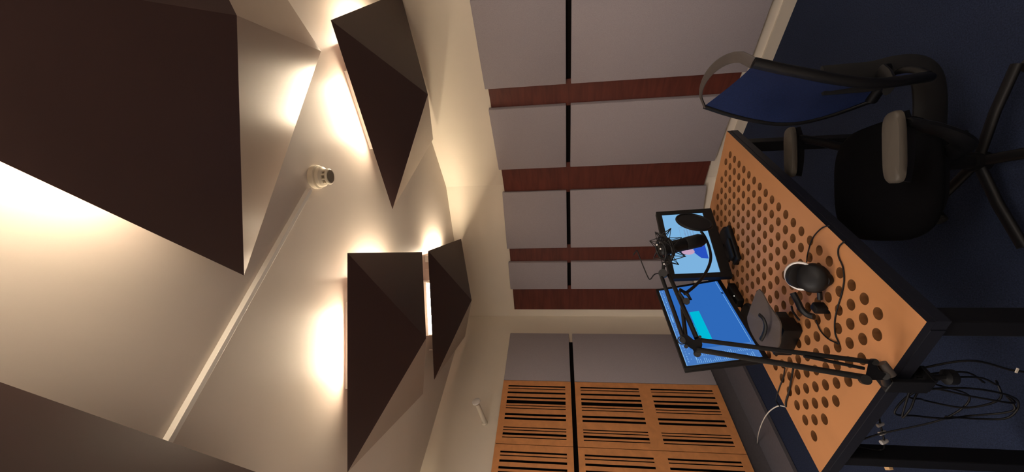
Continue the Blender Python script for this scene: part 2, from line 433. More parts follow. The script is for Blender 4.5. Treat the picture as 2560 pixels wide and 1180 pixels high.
for k in range(9):
    a_ = 2 * pi * k / 9
    bm = BM(); box(bm, (.035 * math.cos(a_), .035 * math.sin(a_), -.0715), (.006, .008, .019), Matrix.Rotation(a_, 3, 'Z')); build('vent_rib', bm, MT['white'], chamber)
bm = BM(); lathe(bm, (0, 0, 0), dn, [(.040, .081), (.040, .087), (.036, .091)], 40); cap_ = build('cap', bm, MT['white'], root, smooth=35)
bm = BM(); lathe(bm, (0, 0, 0), dn, [(.031, .0912), (.031, .0922)], 40); build('grille', bm, MT['greyface'], cap_, smooth=35)

# small wall-mounted sensor
wn = -WL.n
wp = WL.p(0, 0, T)
r_ = ray(1212, 1058); k_ = (WL.d + T) / r_.dot(WL.n); mp_ = CAMP + r_ * k_
root = empty('wall_sensor', mp_, label='small white wall sensor on a stubby arm above the slotted wooden panels', cat='sensor')
bm = BM(); lathe(bm, (0, 0, 0), wn, [(.030, .0005), (.030, .012), (.024, .02)], 28); build('wall_plate', bm, MT['white'], root, smooth=35)
hd = at(1190, 1003, (mp_ - CAMP).dot(V_fwd) - 0.10) - mp_
st = wn * 0.03
bm = BM(); sweep(bm, [wn * .02, wn * .03, st.lerp(hd, .3), st.lerp(hd, .86)], .022, 20); build('arm', bm, MT['white'], root, smooth=40)
ax = (hd - st).normalized()
bm = BM(); lathe(bm, st.lerp(hd, .86), ax, [(.013, .0005), (.013, .016)], 20); build('neck', bm, MT['dark'], root, smooth=40)
bm = BM(); lathe(bm, st.lerp(hd, .86), ax, [(.026, .017), (.040, .024), (.040, .036), (.032, .041)], 28); build('head', bm, MT['whitemetal'], root, smooth=35)

# ------------------------------------------------------------------ table
TQ = Vector((-0.24817, 1.16047, 0)); DU = Vector((0.55959, 0.82877, 0)); DV = Vector((-0.82877, 0.55959, 0))
TL, TW, TH = 1.463, 0.805, 0.74
tang = math.atan2(DU.y, DU.x)
def tp(u, v, z=TH): return TQ + DU * u + DV * v + Vector((0, 0, z))
troot = empty('studio_table', TQ, tang, label='orange wooden table with rows of round holes and dark edges', cat='table')
bm = BM(); top = 0.0
RH = 0.0195; du_, dv_ = 0.0645, 0.0565
NH = 20
u_lo, u_hi = 0.096 - du_ / 2, 1.386 + du_ / 2
v_lo = 0.098 - dv_ / 2; v_hi = 0.098 + 11 * dv_ + dv_ / 2
th = 0.022
def quad(u0, u1, v0, v1, z, mi=0):
    f = bm.faces.new([bm.verts.new((a_, b_, z)) for a_, b_ in ((u0, v0), (u1, v0), (u1, v1), (u0, v1))]); f.material_index = mi
def cell(cu, cv, u0, u1, v0, v1):
    n = 28; ring = []; outr = []; low = []
    crn = sorted([math.atan2(v_ - cv, u_ - cu) % (2 * pi) for u_ in (u0, u1) for v_ in (v0, v1)])
    angs = sorted(set([2 * pi * k / n for k in range(n)]) | set(crn))
    for a_ in angs:
        c_, s_ = math.cos(a_), math.sin(a_)
        ring.append(bm.verts.new((cu + RH * c_, cv + RH * s_, TH))); low.append(bm.verts.new((cu + RH * c_, cv + RH * s_, TH - th)))
        ts = []
        if c_ > 1e-9: ts.append((u1 - cu) / c_)
        if c_ < -1e-9: ts.append((u0 - cu) / c_)
        if s_ > 1e-9: ts.append((v1 - cv) / s_)
        if s_ < -1e-9: ts.append((v0 - cv) / s_)
        t_ = min(x_ for x_ in ts if x_ > 0)
        outr.append(bm.verts.new((cu + t_ * c_, cv + t_ * s_, TH)))
    m_ = len(angs)
    for k in range(m_):
        j = (k + 1) % m_
        bm.faces.new((ring[k], outr[k], outr[j], ring[j])).material_index = 0
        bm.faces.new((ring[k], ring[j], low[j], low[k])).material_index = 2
for k in range(12):
    v_ = 0.098 + k * dv_; v0, v1 = v_ - dv_ / 2, v_ + dv_ / 2
    if k % 2 == 0:
        us = [0.128 + du_ * i for i in range(20)]
    else:
        us = [0.096 + du_ * i for i in range(21)]
    quad(u_lo, us[0] - du_ / 2, v0, v1, TH) if us[0] - du_ / 2 - u_lo > 1e-5 else None
    for u_ in us: cell(u_, v_, u_ - du_ / 2, u_ + du_ / 2, v0, v1)
    quad(us[-1] + du_ / 2, u_hi, v0, v1, TH) if u_hi - us[-1] - du_ / 2 > 1e-5 else None
quad(0, TL, 0, v_lo, TH); quad(0, TL, v_hi, TW, TH); quad(0, u_lo, v_lo, v_hi, TH); quad(u_hi, TL, v_lo, v_hi, TH)
for (a_, b_, c_, d_) in ((0, 0, TL, 0), (TL, 0, TL, TW), (TL, TW, 0, TW), (0, TW, 0, 0)):
    f = bm.faces.new([bm.verts.new(v) for v in ((a_, b_, TH), (c_, d_, TH), (c_, d_, TH - th), (a_, b_, TH - th))]); f.material_index = 1
me = bpy.data.meshes.new('tabletop'); bm.to_mesh(me); bm.free()
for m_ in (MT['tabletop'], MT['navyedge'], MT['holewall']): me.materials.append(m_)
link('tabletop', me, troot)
def tbox(name, u0, u1, v0, v1, z0, z1, m, bev=0.0, lab=None):
    bm = BM(); box(bm, ((u0 + u1) / 2, (v0 + v1) / 2, (z0 + z1) / 2), (u1 - u0, v1 - v0, z1 - z0), bev=bev)
    o = build(name, bm, m, troot)
    if lab: o['label'] = lab
    return o
tbox('underlay_board', 0.032, TL - .032, .032, TW - .032, TH - th - .0065, TH - th - .0005, MT['liner'])
tbox('frame_rail', 0.0, TL, -0.002, .03, TH - .058, TH - th - .0003, MT['navyedge'])
tbox('frame_rail', 0.0, TL, TW - .03, TW + .002, TH - .058, TH - th - .0003, MT['navyedge'])
tbox('frame_rail', -0.002, .03, .031, TW - .031, TH - .058, TH - th - .0003, MT['navyedge'])
tbox('frame_rail', TL - .03, TL + .002, .031, TW - .031, TH - .058, TH - th - .0003, MT['navyedge'])
for u_, v_ in ((.045, .045), (.05, .755), (1.36, .05), (1.36, .755)):
    lg = tbox('leg', u_ - .028, u_ + .028, v_ - .028, v_ + .028, 0.012, TH - .059, MT['black'], bev=.004)
    bm = BM(); lathe(bm, (u_, v_, 0), (0, 0, 1), [(.024, 0), (.024, .0115)], 20); build('foot', bm, MT['dark'], lg)

# ------------------------------------------------------------------ monitors
def monitor(cx, cy, dist, yaw, tilt, W_, H_, bez, screen_fn, foot_uv, label, footr, zfoot=TH):
    r = ray(cx, cy); c = CAMP + r.normalized() * dist
    fp = tp(*foot_uv)
    root = empty('monitor', (fp.x, fp.y, TH), label=label, cat='monitor')
    ex = Vector((math.cos(yaw), math.sin(yaw), 0)); nn = Vector((math.sin(yaw), -math.cos(yaw), 0))
    ez = Vector((0, 0, math.cos(tilt))) - nn * math.sin(tilt); fn = ex.cross(ez)
    if fn.dot(nn) < 0: fn = -fn
    loc = lambda x_, z_, o_=0.0: c + ex * x_ + ez * z_ + fn * o_ - fp
    bl, br, bt, bb = bez
    R_ = Matrix((ex, -fn, ez)).transposed()
    # frame ring
    bm = BM()
    cw = (br - bl) / 2; ch = (bt - bb) / 2
    def fb(x0, x1, z0, z1, o0, o1, bev=.002, bm_=None):
        m_ = loc((x0 + x1) / 2, (z0 + z1) / 2, (o0 + o1) / 2)
        box(bm if bm_ is None else bm_, m_, (x1 - x0, o1 - o0, z1 - z0), R_, bev)
    fb(-W_/2 - bl, -W_/2, -H_/2 - bb, H_/2 + bt, -.018, .004); fb(W_/2, W_/2 + br, -H_/2 - bb, H_/2 + bt, -.018, .004)
    fb(-W_/2, W_/2, H_/2, H_/2 + bt, -.018, .004); fb(-W_/2, W_/2, -H_/2 - bb, -H_/2, -.018, .004)
    build('bezel', bm, MT['black'], root)
    bm = BM(); fb(-W_/2 - bl, W_/2 + br, -H_/2 - bb, H_/2 + bt, -.030, -.0185, .003); fb(-W_*.3, W_*.3, -H_*.3, H_*.3, -.052, -.0302, .006)
    build('back_shell', bm, MT['black'], root)
    # screen, one mesh with several colours
    bm = BM(); mats = []
    def patch(poly, m, o_=0.0):
        if m not in mats: mats.append(m)
        f = bm.faces.new([bm.verts.new(loc((x_ - .5) * W_, (.5 - y_) * H_, -.002 + o_)) for x_, y_ in poly]); f.material_index = mats.index(m)
    screen_fn(patch)
    me = bpy.data.meshes.new('screen'); bm.to_mesh(me); bm.free()
    for m in mats: me.materials.append(m)
    link('screen', me, root)
    # stand: neck drops from the back to the foot
    nk = loc(0, -H_ * .12, -.053)
    bm = BM(); ft = Vector((nk.x, nk.y, 0)) - fn * 0
    sweep(bm, [nk, nk + Vector((0, 0, -.04)), Vector((nk.x * .9, nk.y * .9, .012))], .02, 10, flat=(.024, .012), upv=ex); build('neck', bm, MT['black'], root, smooth=40)
    bm = BM(); lathe(bm, (nk.x * .9 + fn.x * .03, nk.y * .9 + fn.y * .03, 0), (0, 0, 1), [(footr, 0.0005), (footr, .006), (footr * .9, .012)], 36)
    build('foot', bm, MT['black'], root, smooth=30)
    return root
c1 = dict(bg=emat('screen pale blue', srgb(124, 178, 222)), skin=emat('screen skin', srgb(196, 160, 190)), blue=emat('screen royal blue', srgb(40, 80, 190)),
          hair=emat('screen dark', srgb(20, 30, 60)), line=emat('screen grey line', srgb(120, 150, 190)), red=emat('screen violet', srgb(110, 90, 190)))
def circ(cx, cy, rx, ry, n=20, a0=0, a1=2 * pi): return [(cx + rx * math.cos(a0 + (a1 - a0) * k / n), cy + ry * math.sin(a0 + (a1 - a0) * k / n)) for k in range(n)]
R4 = lambda x0, y0, x1, y1: [(x0, y0), (x1, y0), (x1, y1), (x0, y1)]
def scr1(p):                      # x to the right, y down in the upright view
    p(R4(0, 0, 1, 1), c1['bg'])
    for x0, y0, x1, y1 in ((.38, .34, .76, .346), (.38, .74, .76, .746), (.755, .34, .76, .746), (.38, .34, .384, .746)): p(R4(x0, y0, x1, y1), c1['line'], .0002)
    p(circ(.345, .32, .05, .09), c1['hair'], .0002)
    p(circ(.345, .42, .05, .15), c1['skin'], .0004)
    p([(.29, .60), (.33, .55), (.37, .55), (.43, .60), (.46, .84), (.22, .84), (.235, .68)], c1['blue'], .0003)
    p([(.40, .58), (.44, .62), (.46, .80), (.42, .80)], c1['red'], .0005)
    rnd = random.Random(3)
    for k in range(4):             # unreadable lines of writing
        x_ = .56; yy = .44 + k * .065
        while x_ < .72:
            l_ = rnd.uniform(.008, .02); p(R4(x_, yy, x_ + l_, yy + .03), c1['line'], .0002); x_ += l_ + .008
c2 = dict(bg=emat('screen blue', srgb(46, 104, 184)), bar=emat('screen mid blue', srgb(70, 120, 190)), cyan=emat('screen cyan', srgb(0, 184, 214)), lt=emat('screen light blue', srgb(130, 185, 235)),
          dk=emat('screen navy', srgb(20, 50, 100)))
def scr2(p):
    p(R4(0, 0, 1, 1), c2['bg'])
    p(R4(0, 0, 1, .13), c2['bar'], .0002); p(R4(0, .13, .17, 1), c2['bar'], .0002); p(R4(0, 0.0, 1, .012), c2['lt'], .0003); p(R4(0, 0.0, .008, 1), c2['lt'], .0003)
    p(R4(.26, .34, .62, .49), c2['cyan'], .0003); p(R4(.30, .26, .46, .33), c2['cyan'], .0003)
    p(R4(0.17, .965, 1, .972), c2['lt'], .0003)
    rnd = random.Random(5)
    for k in range(30):
        yy = .16 + k * .026
        p(R4(.02, yy, .02 + rnd.uniform(.012, .05), yy + .007), c2['lt'], .0003); p(R4(.09, yy, .09 + rnd.uniform(.005, .03), yy + .007), c2['lt'], .0003)
    for k in range(34):
        xx = .04 + k * .028
        p(R4(xx, .045, xx + rnd.uniform(.006, .018), .055), c2['lt'], .0003)
        if k % 2: p(R4(xx, .09, xx + rnd.uniform(.006, .018), .098), c2['lt'], .0003)
    p(R4(.52, .035, .62, .05), c2['lt'], .0004); p(R4(.05, .16, .12, .172), c2['lt'], .0004)
    p(R4(.80, .955, .83, .985), c2['dk'], .0004)
monitor(1723, 605, 2.5, 0.643, 0.065, .421, .234, (.030, .028, .030, .055), scr1, (1.16, .62), 'smaller monitor with a pale blue picture, behind the microphone', .10)
monitor(1759, 798, 2.3, 1.060, 0.213, .572, .320, (.012, .012, .014, .020), scr2, (.72, .74), 'larger monitor with a deep blue screen and cyan box, crossed by the boom arm', .09)

# ------------------------------------------------------------------ microphone boom arm
def px(x, y, d, o): return at(x, y, d) - o
J = atz(2178, 930, 0.82); JD = (J - CAMP).dot(V_fwd); ED = 1.25; MD = 1.52
cb = tp(-.012, .235)
root = empty('boom_arm', cb, label='black folding boom arm clamped to the table edge and holding the microphone', cat='boom arm')
o_ = cb
def dl(t): return JD + (ED - JD) * t
def seg(name, P1, P2, r, m=MT['blackmetal'], n=10, par=root):
    bm = BM(); bar(bm, P1, P2, r, n); return build(name, bm, m, par, smooth=40)
seg('lower_bar', px(2187, 906, JD, o_), px(1748, 850, ED, o_), .0072)
seg('lower_bar', px(2166, 944, JD - .02, o_), px(1742, 874, ED - .01, o_), .0085)
seg('spring', px(2160, 921, JD + .01, o_), px(2010, 890, dl(.35), o_), .005)
seg('upper_bar', px(1708, 845, ED + .01, o_), px(1653, 689, MD, o_), .0072)
seg('upper_bar', px(1742, 846, ED, o_), px(1673, 688, MD, o_), .0078)
seg('spring', px(1714, 842, ED + .02, o_), px(1706, 770, ED + .14, o_), .007)
bm = BM()
def plate(bm, pts, d, th_):
    a_ = [bm.verts.new(px(x_, y_, dd - th_ / 2, o_)) for x_, y_, dd in [(p_[0], p_[1], d) for p_ in pts]]
    b_ = [bm.verts.new(px(x_, y_, d + th_ / 2, o_)) for x_, y_ in pts]
    bm.faces.new(a_); bm.faces.new(b_[::-1]); n_ = len(pts)
    for i in range(n_): bm.faces.new((a_[i], a_[(i + 1) % n_], b_[(i + 1) % n_], b_[i]))
plate(bm, [(1703, 838), (1716, 835), (1735, 850), (1752, 843), (1756, 862), (1750, 888), (1738, 889), (1732, 874), (1710, 860)], ED, .018)
build('elbow_bracket', bm, MT['blackmetal'], root)
vd = (at(1742, 880, ED) - CAMP).normalized()
for x_, y_, d_, r_ in ((1743, 884, ED - .012, .011), (1706, 850, ED - .012, .009), (1715, 866, ED - .012, .006), (1750, 842, ED - .012, .0045), (2166, 950, JD - .03, .013), (2188, 905, JD - .012, .009), (1657, 683, MD - .012, .016)):
    bm = BM(); lathe(bm, px(x_, y_, d_, o_), vd, [(r_, 0), (r_, .022)], 20); build('knob', bm, MT['blackmetal'], root, smooth=40)
bm = BM(); torus(bm, px(1704, 851, ED - .02, o_), vd, .011, .002, 20, 6); build('cable_ring', bm, MT['blackmetal'], root, smooth=True)
bm = BM(); plate(bm, [(2172, 902), (2186, 900), (2198, 925), (2215, 934), (2213, 950), (2180, 950), (2164, 938)], JD, .02); build('base_bracket', bm, MT['blackmetal'], root)
# base tube, clamp and screw at the table edge
cbp = lambda u, v, z: tp(u, v, z) - o_
seg('base_tube', px(2212, 940, JD - .01, o_), cbp(-.012, .245, TH + .006), .011, n=16)
bm = BM(); bar(bm, px(2203, 908, JD + .01, o_), px(2228, 940, JD - .0, o_), .014, 18); build('tension_knob', bm, MT['framegrey'], root, smooth=40)
bm = BM()
Rt = Matrix.Rotation(tang, 3, 'Z')
box(bm, cbp(.008, .24, TH + .0055), (.07, .05, .010), Rt, bev=.002)
box(bm, cbp(-.022, .24, TH - .045), (.012, .05, .11), Rt, bev=.002)
box(bm, cbp(.005, .24, TH - .105), (.055, .05, .012), Rt, bev=.002)
build('clamp', bm, MT['blackmetal'], root)
bm = BM(); lathe(bm, cbp(.012, .24, TH - .185), (0, 0, 1), [(.022, 0), (.022, .02), (.007, .024), (.007, .106), (.014, .108)], 18); build('clamp_screw', bm, MT['blackmetal'], root, smooth=40)
# thin hook at the free end
bm = BM(); sweep(bm, catmull([px(1660, 684, MD, o_), px(1642, 684, MD, o_), px(1634, 688, MD, o_), px(1627, 697, MD, o_), px(1621, 695, MD, o_), px(1607, 663, MD + .01, o_), px(1594, 630, MD + .02, o_), px(1591, 627, MD + .02, o_), px(1583, 638, MD + .02, o_)], 5), .0022, 8)
build('end_hook', bm, MT['blackmetal'], root, smooth=True)

# microphone in its shock mount
MA, MB = at(1655, 624, MD), at(1761, 598, MD + .02)
ax = (MB - MA).normalized(); mroot = empty('microphone', MA, label='black studio microphone hanging upside down in a wire shock mount', cat='microphone')
L_ = (MB - MA).length
bm = BM(); lathe(bm, (0, 0, 0), ax, [(.012, -.012), (.022, -.006), (.0245, 0), (.0245, L_ * .52), (.0235, L_ * .53)], 28); build('body', bm, MT['black'], mroot, smooth=40)
bm = BM(); lathe(bm, (0, 0, 0), ax, [(.0235, L_ * .535), (.0255, L_ * .55), (.0260, L_ * .88), (.020, L_ * .97), (.010, L_)], 28); build('grille', bm, MT['black'], mroot, smooth=40)
sroot = empty('shock_mount', MA, label='black spider shock mount of thin wires around the microphone top', cat='shock mount')
x_, y_, z_ = frame(ax)
bm = BM(); torus(bm, ax * -.004, ax, .036, .004, 28, 8); torus(bm, ax * .030, ax, .036, .004, 28, 8); build('inner_ring', bm, MT['blackmetal'], sroot, smooth=True)
bm = BM(); torus(bm, ax * .013, ax, .052, .0045, 32, 8); build('outer_ring', bm, MT['blackmetal'], sroot, smooth=True)
for k in range(6):
    a_ = 2 * pi * k / 6 + .35
    e = x_ * math.cos(a_) + y_ * math.sin(a_); tn = x_ * -math.sin(a_) + y_ * math.cos(a_)
    for sg, hh in ((1, .052), (-1, -.030)):
        bm = BM(); tip = e * .072 + ax * (.012 + hh * .8) ; sp = .020
        sweep(bm, [e * .052 + tn * sp + ax * .013, tip, e * .052 - tn * sp + ax * .013], .0019, 6)
        prong = build('wire_prong', bm, MT['blackmetal'], sroot)
        bm = BM(); sweep(bm, [tip, e * .034 + tn * .016 + ax * (.030 if sg > 0 else -.004)], .0013, 5); sweep(bm, [tip, e * .034 - tn * .016 + ax * (.030 if sg > 0 else -.004)], .0013, 5)
        build('elastic_cord', bm, MT['black'], prong)
am = at(1657, 683, MD) - MA
bm = BM(); sweep(bm, [am, am.lerp(ax * .013, .45), ax * .013 + (am - ax * .013).normalized() * .05], .006, 8); build('mount_stem', bm, MT['blackmetal'], sroot, smooth=40)
for k in range(3):
    q = at(1642 + 9 * k, (612, 622, 660)[k], MD - .05) - MA
    bm = BM(); lathe(bm, q, vd, [(.003, 0), (.003, .006)], 12); build('wing_screw', bm, MT['silver'], sroot)

# pop filter on a gooseneck
PC = at(1735, 555, 1.66)
proot = empty('pop_filter', PC, label='round black pop filter on a curved gooseneck in front of the pale screen', cat='pop filter')
# ellipse 86 x 44 px, tilted a little: disc seen obliquely
pa = (V_fwd * 0.60 + (-(V_right)) * 0.80 * -1 + V_up * .10)
tocam = (CAMP - PC).normalized()
e1 = (at(1776, 557, 1.66) - at(1694, 555, 1.66)).normalized()       # long axis of the rim in view
e2 = tocam.cross(e1).normalized()
pn = (tocam * 0.50 + e2 * 0.866).normalized(); pn = (pn - e1 * pn.dot(e1)).normalized()
bm = BM(); torus(bm, (0, 0, 0), pn, .069, .0055, 40, 8); build('rim', bm, MT['black'], proot, smooth=True)
bm = BM(); lathe(bm, (0, 0, 0), pn, [(.0655, -.0015), (.0655, .0015)], 40); build('nylon_screen', bm, MT['black'], proot, smooth=40)
gn = [at(1752, 578, 1.66), at(1762, 592, 1.65), at(1772, 615, 1.62), at(1777, 642, 1.58), at(1772, 666, 1.54), at(1757, 693, 1.48), at(1738, 714, 1.43), at(1712, 735, 1.385)]
bm = BM(); sweep(bm, [p_ - PC for p_ in catmull(gn, 8)], .0055, 10); build('gooseneck', bm, MT['black'], proot, smooth=True)
bm = BM(); cc = at(1707, 737, 1.37) - PC
sweep(bm, [at(1700, 724, 1.385) - PC, at(1718, 735, 1.38) - PC, at(1726, 748, 1.37) - PC, at(1712, 752, 1.37) - PC, at(1698, 733, 1.375) - PC], .006, 8, closed=True); build('clamp', bm, MT['blackmetal'], proot, smooth=True)
bm = BM(); lathe(bm, at(1716, 753, 1.36) - PC, vd, [(.011, -.008), (.011, .014)], 18); build('clamp_knob', bm, MT['blackmetal'], proot, smooth=40)

# ------------------------------------------------------------------ headphones on the table
HP_ = tp(.44, .235)
hroot = empty('headphones', HP_, label='black headphones with a silver rim lying on the perforated table', cat='headphones')
hl = lambda u, v, z: DU * u + DV * v + Vector((0, 0, z))
axc = (Vector((-.10, -.62, .78))).normalized()
cA = at(2030, 695, 1.43) - HP_
cB = cA - axc * .045 + DU * .02 + DV * .005
bm = BM(); lathe(bm, cA, axc, [(.040, -.022), (.052, -.018), (.054, .004), (.046, .018), (.020, .024)], 36); build('ear_cup', bm, MT['black'], hroot, smooth=50)
cB = at(1998, 690, 1.47) - HP_
bm = BM(); lathe(bm, cB, (axc * .7 + Vector((.0, -.2, -.6))).normalized(), [(.036, -.016), (.045, -.010), (.045, .010), (.036, .016)], 32); build('ear_cup', bm, MT['black'], hroot, smooth=50)
bm = BM(); torus(bm, at(2001, 690, 1.455) - HP_, axc, .050, .0045, 40, 8); build('rim', bm, MT['silver'], hroot, smooth=True)
bm = BM(); lathe(bm, at(2062, 700, 1.40) - HP_, axc, [(.022, -.02), (.024, .0), (.018, .010)], 20); build('cushion', bm, MT['black'], hroot, smooth=50)
hb = [(1982, 732, 1.50), (1993, 752, 1.49), (2003, 772, 1.48), (2018, 786, 1.47), (2035, 792, 1.45)]
bm = BM(); sweep(bm, [p_ for p_ in catmull([at(*h) - HP_ for h in hb], 6)], .012, 10, flat=(.014, .010)); build('headband', bm, MT['black'], hroot, smooth=40)
bm = BM(); sweep(bm, [at(2049, 730, 1.43) - HP_, at(2050, 748, 1.44) - HP_], .008, 8); box(bm, at(2053, 770, 1.44) - HP_, (.036, .03, .055), Matrix.Rotation(tang, 3, 'Z'), bev=.006); build('yoke', bm, MT['black'], hroot, smooth=40)

# cables on the table
def cable(name, pts, r, m, label, cat='cable', n=6):
    o0 = Vector(pts[0]); bm = BM(); sweep(bm, [p_ - o0 for p_ in catmull(pts, 8)], r, n)
    ob = build(name, bm, m, smooth=True); ob.location = o0
    return tag(ob, label, cat)
tc_ = lambda x_, y_, h=.0035: atz(x_, y_, TH + h)
cable('headphone_cable', [tc_(2074, 564, .006), tc_(2055, 570), tc_(2035, 590), tc_(2024, 615), tc_(2018, 640, .01), tc_(2017, 655, .04)], .0024, MT['black'], 'thin black cable from the front table edge to the headphones')
cable('looped_cable', [tc_(2112, 603, .005), tc_(2097, 618), tc_(2096, 640), tc_(2107, 668), tc_(2110, 700), tc_(2104, 735), tc_(2095, 765), tc_(2087, 800), tc_(2088, 835), tc_(2097, 858), tc_(2088, 856), tc_(2068, 845), tc_(2050, 825), tc_(2040, 800, .006)], .0026, MT['black'], 'long thin black cable winding past the headphones over the holes')
cable('back_edge_cable', [tc_(1962, 920, .02), tc_(1958, 945), tc_(1950, 965), tc_(1942, 990), tc_(1941, 1003, .004), tc_(1949, 1015, .003)], .003, MT['black'], 'thin black cable bending over the back table edge under the boom arm')
cable('adapter_cable', [tc_(1983, 922, .03), tc_(1978, 950, .012), tc_(1972, 980, .006), tc_(1965, 1003, .005), tc_(1965, 1017, .002)], .0042, MT['black'], 'thicker black cable leading to the white cable at the table edge')
we = atz(1893, 1109, 0.034)
cable('white_cable', [tc_(1965, 1017, .003), at(1945, 1015, 1.9), at(1922, 1030, 2.15), at(1906, 1055, 2.5), at(1896, 1085, 2.85), we], .003, MT['whitecable'], 'thin white cable arching from the table to the grey floor strip')
bm = BM(); lathe(bm, (0, 0, 0), (0, 0, 1), [(.020, 0), (.020, .008)], 20); ob = build('cable_grommet', bm, MT['black'], smooth=30); ob.location = atz(1889, 1102, .0305); tag(ob, 'small black cable grommet in the grey floor strip', 'grommet')

# leaning taupe notebook cover / stand, black boxes behind the arm
nroot = empty('tablet_stand', tp(.60, .60), label='taupe flat stand plate leaning on the table beside the large monitor', cat='stand')
no = tp(.60, .60)
A_, B_, C_, D_ = at(1897, 723, 1.62), at(1948, 802, 1.47), at(1944, 868, 1.50), at(1868, 800, 1.75)
bm = BM()
pl = catmull([A_, at(1921, 762, 1.55), B_, at(1950, 830, 1.48), C_, at(1905, 868, 1.62), at(1880, 835, 1.70), D_, at(1872, 780, 1.72), at(1880, 757, 1.69)], 3, closed=True)
nrm = ((B_ - A_).cross(C_ - A_)).normalized() * .005
va = [bm.verts.new(p_ - no) for p_ in pl]; vb = [bm.verts.new(p_ - no + nrm) for p_ in pl]
ca = bm.verts.new(sum(pl, Vector()) / len(pl) - no); cb_ = bm.verts.new(sum(pl, Vector()) / len(pl) - no + nrm)
for i in range(len(pl)):
    j = (i + 1) % len(pl)
    bm.faces.new((va[i], va[j], ca)); bm.faces.new((vb[j], vb[i], cb_)); bm.faces.new((va[i], vb[i], vb[j], va[j]))
build('plate', bm, MT['taupe'], nroot)
bm = BM(); sweep(bm, [p_ - no for p_ in catmull([at(1898, 787, 1.55), at(1908, 797, 1.53), at(1914, 815, 1.53), at(1910, 835, 1.55), at(1902, 850, 1.58)], 6)], .0065, 8, flat=(.008, .004)); build('curved_strap', bm, MT['black'], nroot, smooth=True)
bc = tp(.395, .50, 0); 
broot = empty('audio_interface', bc + Vector((0, 0, TH)), tang, label='black boxy audio interface under the boom arm next to the headphones', cat='audio interface')
bm = BM(); box(bm, (0, 0, .036), (.075, .15, .070), bev=.004); build('case', bm, MT['black'], broot, smooth=40)
bm = BM(); box(bm, (.065, .01, .022), (.05, .13, .042), bev=.004); build('front_block', bm, MT['dark'], broot, smooth=40)
for k in range(2):
    bm = BM(); lathe(bm, (.07, -.03 + k * .05, .0435), (0, 0, 1), [(.008, 0), (.007, .012)], 16); build('knob', bm, MT['silver'], broot, smooth=40)
cable('plug_lead', [tc_(1998, 800, .07), at(1990, 790, 1.50), at(1982, 778, 1.52), at(1979, 766, 1.55)], .004, MT['black'], 'short stiff black lead sticking up beside the audio interface')
# small dark device with a lit indicator, by the monitors
dv0 = tp(.86, .695)
droot = empty('router_box', dv0, tang, label='small black device with a tiny white light between the monitors and the holes', cat='device')
bm = BM(); box(bm, (0, 0, .020), (.14, .055, .038), bev=.008, seg=3); build('case', bm, MT['black'], droot, smooth=40)
bm = BM(); lathe(bm, (-.03, -.02, .0395), (0, 0, 1), [(.0022, 0), (.0022, .0012)], 10); build('indicator_light', bm, MT['led'], droot)
# keyboard-like dark slab at the foot of the small monitor
k0 = atz(1836, 612, TH)
kroot = empty('desk_phone', k0, 0.60, label='low black desk device in front of the small monitor', cat='device')
bm = BM(); box(bm, (.0, 0, .012), (.22, .07, .022), bev=.006, seg=3); build('case', bm, MT['black'], kroot, smooth=40)
bm = BM(); box(bm, (-.03, .0, .030), (.12, .05, .013), bev=.005, seg=2); build('handset_rest', bm, MT['black'], kroot, smooth=40)

# cables hanging under the clamp
def loop3(c, rx, rz, dirv, n=10, jitter=.02, turns=1, a0=0.0, seed=1):
    rnd = random.Random(seed); out = []
    for k in range(int(n * turns) + 1):
        a_ = a0 + 2 * pi * k / n
        out.append(Vector(c) + dirv * (rx * math.cos(a_)) + Vector((0, 0, rz * math.sin(a_))) + Vector((rnd.uniform(-jitter, jitter), rnd.uniform(-jitter, jitter), rnd.uniform(-jitter, jitter))))
    return out
hd_ = (DV * .9 + DU * .1).normalized()
labs = ['black cable loop hanging under the clamp, closest to the table leg', 'black cable coil hanging below the boom arm clamp', 'large slack black cable loop reaching lowest under the table end', 'thin black cable strung sideways under the table end']
cable('hanging_cable', [cbp(.01, .26, TH - .09) + o_] + loop3(tp(.03, .33, .50), .07, .13, hd_, turns=1.4, a0=1.4, seed=2), .003, MT['black'], labs[1])
cable('hanging_cable', [cbp(.01, .28, TH - .09) + o_] + loop3(tp(.02, .40, .47), .09, .16, hd_, turns=1.8, a0=1.2, seed=4), .003, MT['black'], labs[2])
cable('hanging_cable', [tp(.06, .30, TH - .08), tp(.04, .20, .52), tp(.02, .22, .38), tp(.0, .16, .26), tp(-.02, .13, .12), tp(-.05, .05, .02), tp(-.10, -.2, .012)], .0032, MT['black'], 'black cable falling from the clamp to the navy floor')
cable('hanging_cable', [tp(.05, .70, TH - .08), tp(.04, .60, .60), tp(.03, .48, .46), tp(.03, .36, .44), tp(.03, .30, .56), tp(.04, .27, TH - .09)], .0028, MT['black'], labs[3])
lb = at(2373, 916, 1.15)
bm = BM(); box(bm, (0, 0, 0), (.014, .003, .005), Matrix.Rotation(.4, 3, 'Y')); ob = build('cable_tag', bm, MT['cream']); ob.location = tp(.02, .215, .40) ; tag(ob, 'tiny pale tag on a hanging cable under the table', 'tag')
for k, (x_, y_, rr) in enumerate(((2201, 1062, .006), (2206, 1082, .007), (2210, 1104, .008))):
    bm = BM(); lathe(bm, (0, 0, 0), (.3, .2, -1), [(rr, -.012), (rr, .008), (rr * .6, .014)], 12); ob = build('cable_plug', bm, MT['silver'], smooth=30)
    ob.location = at(x_, y_, 1.42); tag(ob, ['small shiny plug under the table end, nearest the clamp', 'small shiny plug under the table end, middle one of three', 'small shiny plug under the table end, nearest the dark leg'][k], 'plug', 'loose plugs under the table end')
